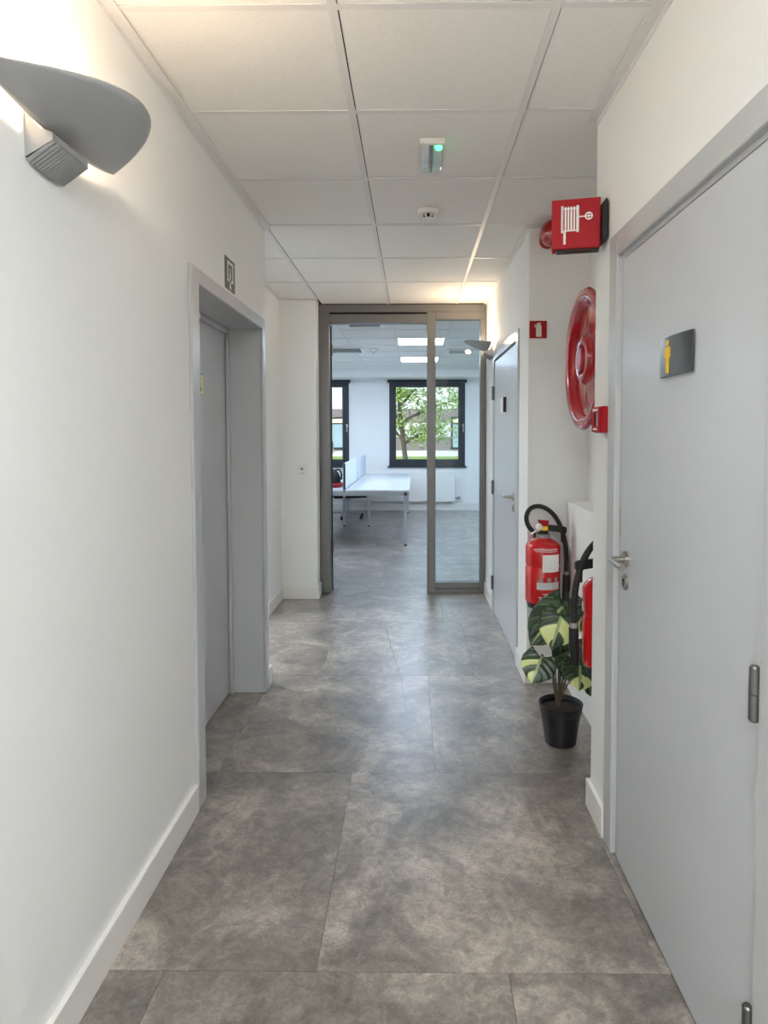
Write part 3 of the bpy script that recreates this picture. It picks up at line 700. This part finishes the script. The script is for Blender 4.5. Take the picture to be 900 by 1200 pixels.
# ------------------------------------------------------------------ fire extinguishers
def extinguisher(label, loc, rz, back):
    t = thing('fire_extinguisher', label, 'fire extinguisher', loc, rz, group='fire extinguishers in the niche')
    R_ = .094
    MB().lathe([(0, 0), (.070, 0), (.080, .006), (.088, .030), (.0895, .042), (0, .042)], n=40).build('base_skirt', M_black, t)
    MB().lathe([(0, .036), (R_-.004, .036), (R_, .044), (R_, .225), (R_-.004, .232), (R_-.004, .238), (R_, .245), (R_, .335), (R_-.006, .352), (R_-.022, .368), (.050, .380), (.040, .384), (.032, .386), (0, .386)], n=40).build('cylinder', M_exred, t)
    MB().lathe([(0, .384), (.036, .384), (.038, .388), (.038, .402), (.034, .406), (0, .406)], n=24).build('collar', M_grey, t)
    MB().lathe([(0, .404), (.030, .404), (.030, .425), (0, .425)], n=20).box(-.020, .020, -.030, .030, .420, .445, bevel=.003).build('valve', M_black, t)
    MB().prism([(-.022, .445), (.024, .440), (.030, .478), (-.026, .482), (-.018, .458)], (0, -.016, 0), X_, Zv, (0, .032, 0)).build('squeeze_lever', M_signred, t, smooth=False)
    MB().box(-.014, .020, -.040, -.017, .428, .450, bevel=.003).build('safety_tag', M_yellow, t)
    MB().lathe([(0, -.046), (.016, -.046), (.020, -.040), (.020, -.030), (0, -.030)], axis='Y', n=20, o=(-.030, 0, .448)).build('seal_cap', M_white, t)
    MB().tube([(-.020, -.01, .425), (-.050, -.012, .420), (-.062, -.012, .410)], .010, n=10).build('outlet', M_steel, t)
    h = MB().tube([(-.055, -.010, .418), (-.085, -.008, .452), (-.095, 0, .50), (-.070, .010, .548), (-.015, .016, .560), (.045, .014, .530), (.090, .005, .468), (.118, 0, .380), (.130, 0, .290), (.130, 0, .195)], .0125, n=12, smooth=2).build('hose', M_blackm, t)
    MB().lathe([(0, .178), (.0145, .178), (.0145, .200), (0, .200)], n=14, o=(.130, 0, 0)).build('hose_band', M_grey, h)
    MB().tube([(.130, 0, .18), (.128, -.002, .10), (.120, -.006, .03)], [.019, .020, .013], n=12).build('nozzle', M_blackm, h)
    MB().prism([(.015, .425), (.120, .408), (.128, .415), (.128, .440), (.118, .446), (.015, .458)], (0, -.008, 0), X_, Zv, (0, .016, 0)).build('hose_holder', M_black, t, smooth=False)
    box('clip', M_black, t, .098, .106, -.005, .005, .36, .412)
    a = math.radians
    MB().cylpatch(R_+.0004, a(-12), a(52), .212, .305).build('inspection_label', M_print, t)
    g = MB()
    for k in range(7): g.cylpatch(R_+.0012, a(-6), a(46), .222+k*.011, .2226+k*.011, t=.0002)
    g.build('label_lines', M_grey, t, smooth=False)['kind'] = 'stuff'
    MB().cylpatch(R_+.0004, a(-30), a(50), .118, .156).build('instruction_label', mat('label_grey', (206, 204, 204), .5), t)
    for k in range(3): MB().cylpatch(R_+.0004, a(-22+26*k), a(-10+26*k), .158, .182).build('pictogram', mat('pictogram_grey', (150, 140, 130), .5), t)
    g = MB()
    for k in range(6): g.cylpatch(R_+.0012, a(-26), a(46), .123+k*.0055, .1237+k*.0055, t=.0002)
    g.build('label_lines', M_grey, t, smooth=False)['kind'] = 'stuff'
    g = MB()
    for z, x0, x1, hh in ((.350-.02, -42, 42, .006), (.320, -36, 40, .004), (.092, -10, 40, .004), (.084, -2, 40, .007), (.073, -24, 40, .0035), (.066, -20, 38, .0035)):
        x = x0
        while x < x1:
            w = random.uniform(1.2, 3.0); g.cylpatch(R_+.0004, a(x), a(x+w), z, z+hh, n=2, t=.0003); x += w+random.uniform(.6, 1.2)
    g.build('print', M_print, t, smooth=False)['kind'] = 'stuff'
    MB().cylpatch(R_+.0004, a(74), a(92), .245, .285).build('side_sticker', M_print, t)
    box('wall_bracket', M_black, t, -.03, .03, R_-.004, back, .22, .40, bevel=.003)
    return t
extinguisher('red fire extinguisher with white labels hanging on the niche far wall', (.71, 3.505, .468), 0, .115)
extinguisher('red fire extinguisher half hidden behind the near wall edge', (.763, 2.515, .475), PI, .115)

# ------------------------------------------------------------------ plant
PY = 2.90
def wx(px, py, y=PY): return Vector(((px-484)*y/754, y, EYE-(py-509)*y/754))
pl = thing('potted_monstera', 'variegated monstera plant in a black plastic pot on the niche floor', 'plant', (.678, 2.915, 0))
PB = pl.location.copy()
pt = MB().lathe([(0, 0), (.066, 0), (.070, .004), (.090, .145), (.094, .148), (.099, .180), (.100, .186), (.096, .187), (.092, .180), (.088, .165), (0, .163)], n=40).build('pot', M_pot, pl)
MB().lathe([(0, .168), (.05, .167), (.086, .163), (.086, .160), (0, .160)], n=24).build('soil', M_soil, pl)
def leaf(base, tip, nrm, wid, cream, droop=.25, fold=.25, side=None):
    B, T = Vector(base)-PB, Vector(tip)-PB
    ax = T-B; L = ax.length; ax.normalize(); nrm = Vector(nrm); nrm = (nrm-ax*nrm.dot(ax)).normalized(); sd = ax.cross(nrm)
    NV, NU = 30, 24
    bm = bmesh.new(); col = {}; g = []
    for i in range(NV+1):
        v = i/NV; row = []
        w = wid/2*(math.sin(PI*min(1, (v*.80+.20)))**.8)*(1 if v < .6 else 1-.30*((v-.6)/.4)**2)
        for k in range(NU+1):
            q_ = -1+2*k/NU
            y = v*L-.26*L*abs(q_)**1.3*(1-v)**2*(1 if v < .9 else 1)
            x = q_*w
            z = -droop*L*(v-.3)**2+.3*fold*abs(x)-fold*1.6*x*x/max(wid, .01)+.004*math.sin(9*(v*1.0-.45*abs(q_))*PI)*abs(q_)
            p = B+ax*y+sd*x+nrm*z
            row.append(bm.verts.new(p)); 
        g.append(row)
    bm.verts.index_update()
    cl = bm.loops.layers.float_color.new('Col')
    for i in range(NV):
        for k in range(NU):
            try: fc = bm.faces.new((g[i][k], g[i+1][k], g[i+1][k+1], g[i][k+1]))
            except ValueError: continue
            fc.smooth = True
            v = (i+.5)/NV; q_ = -1+2*(k+.5)/NU; s = v-.38*abs(q_)
            isc = False
            for (sg, s0, s1) in cream:
                if (sg == 0 or q_*sg > 0) and s0 < s < s1: isc = True
            if isc: c = srgb((206, 216, 146))
            else:
                j = random.uniform(.85, 1.1); c = srgb((30*j, 54*j, 27*j))
                if (s*6.5) % 1 < .12: c = srgb((84, 110, 70))
            if abs(q_) < .05: c = srgb((150, 168, 112))
            for lp in fc.loops: lp[cl] = c
    bmesh.ops.remove_doubles(bm, verts=bm.verts[:], dist=1e-6)
    mb = MB(); mb.bm = bm
    o = mb.build('leaf', M_leaf, pl, angle=180)
    sm = o.modifiers.new('thickness', 'SOLIDIFY'); sm.thickness = .0012
    return o
def petiole(pts, r0=.0026):
    MB().tube([Vector(p)-PB for p in pts], [r0*1.3, r0], n=8, smooth=2).build('petiole', M_stem, pl)
root = Vector((.667, 2.91, .165))
LV = [  # base px, tip px, depth of base/tip, normal, width, cream sectors
    ((661, 712), (622, 757), 2.86, 2.80, (-.35, -.85, .55), .20, []),
    ((659, 724), (648, 763), 2.80, 2.76, (-.05, -.95, .35), .17, [(1, .22, .70), (-1, .02, .42)]),
    ((636, 773), (625, 804), 2.80, 2.74, (-.15, -.9, .45), .155, [(1, .10, .30), (1, .52, .95)]),
    ((682, 782), (682, 812), 2.84, 2.76, (.05, -.95, .4), .165, [(1, .48, .95), (-1, .34, .62)]),
    ((676, 752), (662, 800), 2.88, 2.84, (-.3, -.8, .5), .17, []),
    ((672, 712), (694, 742), 2.98, 2.96, (.3, -.8, .5), .17, [(1, .3, .5)]),
    ((664, 706), (674, 738), 2.93, 2.93, (.5, -.7, .3), .09, [(0, .3, .42), (-1, .6, .8)]),
    ((690, 790), (696, 820), 2.90, 2.86, (.2, -.9, .4), .10, [(1, .3, .5)]),
    ((646, 722), (620, 742), 2.96, 2.94, (-.4, -.7, .6), .15, [(-1, .5, .7)]),
]
for (b0, t0, y0, y1, nr, wd, cm) in LV:
    B_ = wx(*b0, y=y0); T_ = wx(*t0, y=y1)
    leaf(B_, T_, nr, wd, cm)
    mid = (root+B_)/2+Vector((random.uniform(-.01, .01), .02, .05))
    petiole([root, root*.6+mid*.4+Vector((0, 0, .03)), mid, B_*.9+mid*.1+Vector((0, .01, .02)), B_])
MB().tube([root-PB-Vector((0, 0, .004)), Vector((-.030, 0, .26)), Vector((-.036, 0, .31))], [.009, .005], n=10, smooth=1).build('stem', M_stem, pl)

# ------------------------------------------------------------------ office furniture
dk = thing('bench_desk', 'white double bench desk with grey legs inside the office', 'desk', (-.87, 9.9, 0))
DY0, DY1, DT = 8.10, 11.60, .715
XA, XB = -1.72, -.045
ox, oy = -.87, 9.9
for (xa, xb) in ((XA, -.885), (-.855, XB)):
    for (ya, yb) in ((DY0, 9.845), (9.855, DY1)): box('desktop', M_desk, dk, xa-ox, xb-ox, ya-oy, yb-oy, DT-.026, DT, bevel=.002)
b = MB()
for y in (DY0+.03, 9.85, DY1-.07): b.box(XA+.03-ox, XB-.03-ox, y-oy, y+.04-oy, DT-.075, DT-.027)
for x in (XA+.03, -.91, -.86, XB-.07): b.box(x-ox, x+.04-ox, DY0+.07-oy, DY1-.07-oy, DT-.07, DT-.03)
b.build('frame_rail', M_deskleg, dk, smooth=False)
for x, y in ((XB-.072, DY0+.03), (XA+.03, DY0+.03), (-.70, 9.85), (-1.08, 9.85), (XB-.072, DY1-.07), (XA+.03, DY1-.07)):
    lg = box('leg', M_deskleg, dk, x-ox, x+.042-ox, y-oy, y+.042-oy, .02, DT-.027, bevel=.003)
    box('foot', M_black, lg, x+.004-ox, x+.038-ox, y+.004-oy, y+.038-oy, 0, .02)
tz = thing('desk_screen', 'pale fabric divider screen standing along the middle of the bench desk', 'screen', (-.87, 9.9, DT))
for (ya, yb) in ((DY0+.02, 9.84), (9.86, DY1)):
    pn = box('screen_panel', M_screen, tz, -.013, .013, ya-oy, yb-oy, -.15+.152, .34, bevel=.004)
    MB().box(-.016, .016, ya-oy, ya-oy+.02, .0, .342).box(-.016, .016, yb-oy-.02, yb-oy, .0, .342).build('screen_trim', M_deskleg, pn, smooth=False)
# office chair
ch = thing('office_chair', 'black swivel office chair under the far part of the bench desk', 'chair', (-1.10, 10.85, 0), rz=.3)
MB().prism([(-.26, .36), (.26, .36), (.285, .40), (.27, .43), (-.27, .43), (-.285, .40)], (0, -.24, 0), X_, Zv, (0, .48, 0)).build('seat', M_bag, ch, smooth=False)
MB().lathe([(0, .10), (.028, .10), (.028, .28), (.05, .33), (.05, .36), (0, .36)], n=16).build('column', M_deskleg, ch)
for k in range(5):
    a = 2*PI*k/5+.35
    c, s_ = math.cos(a), math.sin(a)
    lg = MB().tube([(0, 0, .11), (.16*c, .16*s_, .10), (.28*c, .28*s_, .085)], [.022, .014], n=8).build('base_leg', M_deskleg, ch)
    MB().lathe([(0, -.018), (.026, -.018), (.030, 0), (.026, .018), (0, .018)], axis='X', n=14, o=(.28*c, .28*s_, .031)).tube([(.28*c, .28*s_, .05), (.28*c, .28*s_, .09)], .008, n=6).build('castor', M_black, lg)
# backpack on the desk
bgk = thing('backpack', 'black and red backpack lying on the bench desk left of the screen', 'bag', (-1.11, 8.62, DT))
bm_ = MB().lathe([(0, .0), (.12, .004), (.142, .05), (.138, .12), (.11, .19), (.06, .235), (0, .245)], n=24); bm_.build('body', M_bag, bgk)
MB().lathe([(0, .0), (.130, .0), (.152, .02), (.155, .045), (.146, .058), (0, .058)], n=24, o=(.02, -.02, 0)).build('red_base', mat('bag_red', (168, 24, 30), .6, var=.1), bgk)
MB().tube([(.05, -.02, .20), (.11, -.03, .245), (.15, -.02, .20), (.150, 0, .10)], .012, n=8, smooth=2).build('strap', M_bag, bgk)
# radiator
rd = thing('radiator', 'white flat panel radiator below the tree window', 'radiator', (-.28, YOB, 0))
box('front_panel', M_white, rd, -1.06, 1.06, -.10, -.085, .17, .70, bevel=.004)
box('rear_panel', M_white, rd, -1.05, 1.05, -.055, -.04, .18, .69, bevel=.004)
b = MB()
for k in range(40): b.box(-1.04+k*.052, -1.04+k*.052+.004, -.085, -.055, .19, .685)
b.build('fins', M_white, rd, smooth=False)['kind'] = 'stuff'
b = MB()
for xx in (-.8, .76): box('wall_bracket', M_white, rd, xx, xx+.04, -.039, -.001, .3, .6)
v = MB().tube([(1.06, -.07, .24), (1.10, -.07, .24)], .013, n=8).lathe([(0, 0), (.024, 0), (.022, .06), (0, .065)], axis='X', o=(1.10, -.07, .24), n=14); v.build('valve', M_grey, rd)
MB().tube([(1.0, -.07, .18), (1.0, -.07, .13), (1.0, -.0135, .13)], .010, n=8, smooth=1).build('pipe', M_white, rd)

# ------------------------------------------------------------------ outdoors
lawn = box('lawn', mat('grass', (120, 146, 66), .9, var=.35, vscale=3, bump=.6, bscale=40), None, -40, 40, YOB+.25, 70, -.6, .05)
tag(lawn, 'sunlit lawn outside the office windows', 'lawn', kind='structure')
box('lawn_rear_ground', mat('paving', (150, 148, 144), .9, var=.1), None, -40, 40, -40, Y0-.2, -.6, -.02)
tag(bpy.data.objects['lawn_rear_ground'], 'paved ground behind the corridor, out of view', 'ground', kind='structure')
bpy.data.objects['lawn_rear_ground'].name = 'paving'
M_dband = mat('cladding_dark', (128, 118, 122), .7, var=.08, vscale=2)
M_lband = mat('cladding_white', (206, 204, 212), .7, var=.03)
bd = thing('building', 'striped white and grey building opposite the office windows', 'building', (0, 40, .05))
zz = [(-.0, 1.15, M_lband, 'white_band'), (1.15, 1.65, M_dband, 'grey_band'), (1.65, 2.5, M_lband, 'white_band'), (2.5, 3.35, M_dband, 'grey_band'), (3.35, 5.6, M_lband, 'white_band'), (5.6, 6.4, M_dband, 'grey_band'), (6.4, 8.0, M_lband, 'white_band')]
zz = [(0, .40, M_lband), (.40, 1.22, M_dband), (1.22, 2.1, M_lband), (2.1, 2.95, M_dband), (2.95, 5.0, M_lband), (5.0, 5.9, M_dband), (5.9, 7.6, M_lband)]
for k, (a, b_, m) in enumerate(zz):
    box('white_band' if m is M_lband else 'grey_band', m, bd, -25, 25, -.04*(k % 2), 8, a+.002, b_-.002)
for x in (-12.5, -5.6, 2.35, 9.5):
    w = box('window', M_oframe, bd, x, x+1.5, -.10, -.041, .45, 2.45)
    box('pane', mat('building_glass', (150, 172, 190), .1, var=.2, vscale=.6), w, x+.12, x+1.38, -.12, -.101, .57, 2.0)
    box('transom_pane', mat('lit_transom', (214, 208, 190), .3), w, x+.12, x+1.38, -.12, -.101, 2.08, 2.34)
def hedge(label, x0, x1, y, h):
    rnd = random.Random(int(x0*10)+91)
    bm = bmesh.new()
    for _ in range(int((x1-x0)*500)):
        p = Vector((rnd.uniform(x0, x1), y+rnd.uniform(-.4, .4), +.05+h*rnd.random()**.7)); a = Vector((rnd.gauss(0, 1), rnd.gauss(0, 1), rnd.gauss(0, 1))).normalized()*.06; b_ = a.orthogonal().normalized()*.04
        bm.faces.new([bm.verts.new(p+q_) for q_ in (a, b_, -a, -b_)])
    mb = MB(); mb.bm = bm; o = mb.build('hedge', mat('hedge_leaf', (92, 124, 62), .7, var=.3, vscale=2), smooth=False)
    tag(o, label, 'hedge', kind='stuff')
hedge('low green hedge on the lawn behind the tree', .2, 2.8, 24, .42)
def tree(label, x, y, h, seed, limbs, leaves, leafcol, spread, trunk):
    rnd = random.Random(seed)
    t = thing('tree', label, 'tree', (x, y, .05), group='trees outside the office')
    trunk = [(a, b_, max(0, c-.4)) for a, b_, c in trunk]; limbs = [[(a, b_, c-.4) for a, b_, c in lb] for lb in limbs]
    MB().tube(trunk, [.10, .075, .05, .02], n=10, smooth=2).build('trunk', mat('bark', (92, 84, 80), .9, var=.25, vscale=12, bump=.6, bscale=30), t)
    for lb in limbs: MB().tube(lb, [.045, .012], n=7, smooth=2).build('branch', MAT['bark'], t)
    bm = bmesh.new()
    ends = [Vector(p) for lb in limbs for p in lb[1:]]+[Vector(trunk[-1]), Vector(trunk[-2])]
    for _ in range(leaves):
        c = rnd.choice(ends); p = c+Vector((rnd.gauss(0, spread), rnd.gauss(0, spread), rnd.gauss(0, spread*.55)))
        a = Vector((rnd.gauss(0, 1), rnd.gauss(0, 1), rnd.gauss(0, .7))).normalized()*.055; b_ = a.orthogonal().normalized()*.028
        bm.faces.new([bm.verts.new(p+q_) for q_ in (a, b_, -a, -b_)])
    mb = MB(); mb.bm = bm; o = mb.build('foliage', mat('leaf_'+str(seed), leafcol, .6, var=.3, vscale=3), t, smooth=False); o['kind'] = 'stuff'
tree('slim green tree standing outside the large office window', -.06, 17.5, 5, 3,
     [[(-.22, 0, 1.6), (-.6, .2, 2.1), (-.9, .1, 2.15)], [(-.25, 0, 2.1), (.5, .2, 2.5), (1.4, .1, 2.75)], [(-.3, 0, 2.5), (.2, -.2, 3.1), (.9, 0, 3.3)], [(-.25, 0, 1.9), (-.6, -.2, 2.8), (-.8, 0, 3.3)], [(-.33, 0, 2.8), (-.2, .3, 3.6), (.4, .3, 4.0)], [(-.2, 0, 1.5), (.3, .2, 1.8), (.7, .3, 1.9)]],
     5200, (150, 178, 96), .30, [(0, 0, 0), (-.12, 0, .9), (-.22, 0, 1.7), (-.34, 0, 2.9), (-.3, 0, 4.0)])
tree('leafy tree partly seen through the left office window', -5.4, 24, 5, 8,
     [[(0, 0, 1.6), (.6, .2, 2.2), (1.1, .1, 2.4)], [(0, 0, 2), (-.6, .2, 2.6), (-1, .1, 2.9)], [(0, 0, 2.4), (.3, -.3, 3.2), (.6, 0, 3.5)]],
     3500, (134, 168, 84), .45, [(0, 0, 0), (.05, 0, 1), (0, 0, 2), (.05, 0, 3), (0, 0, 3.8)])
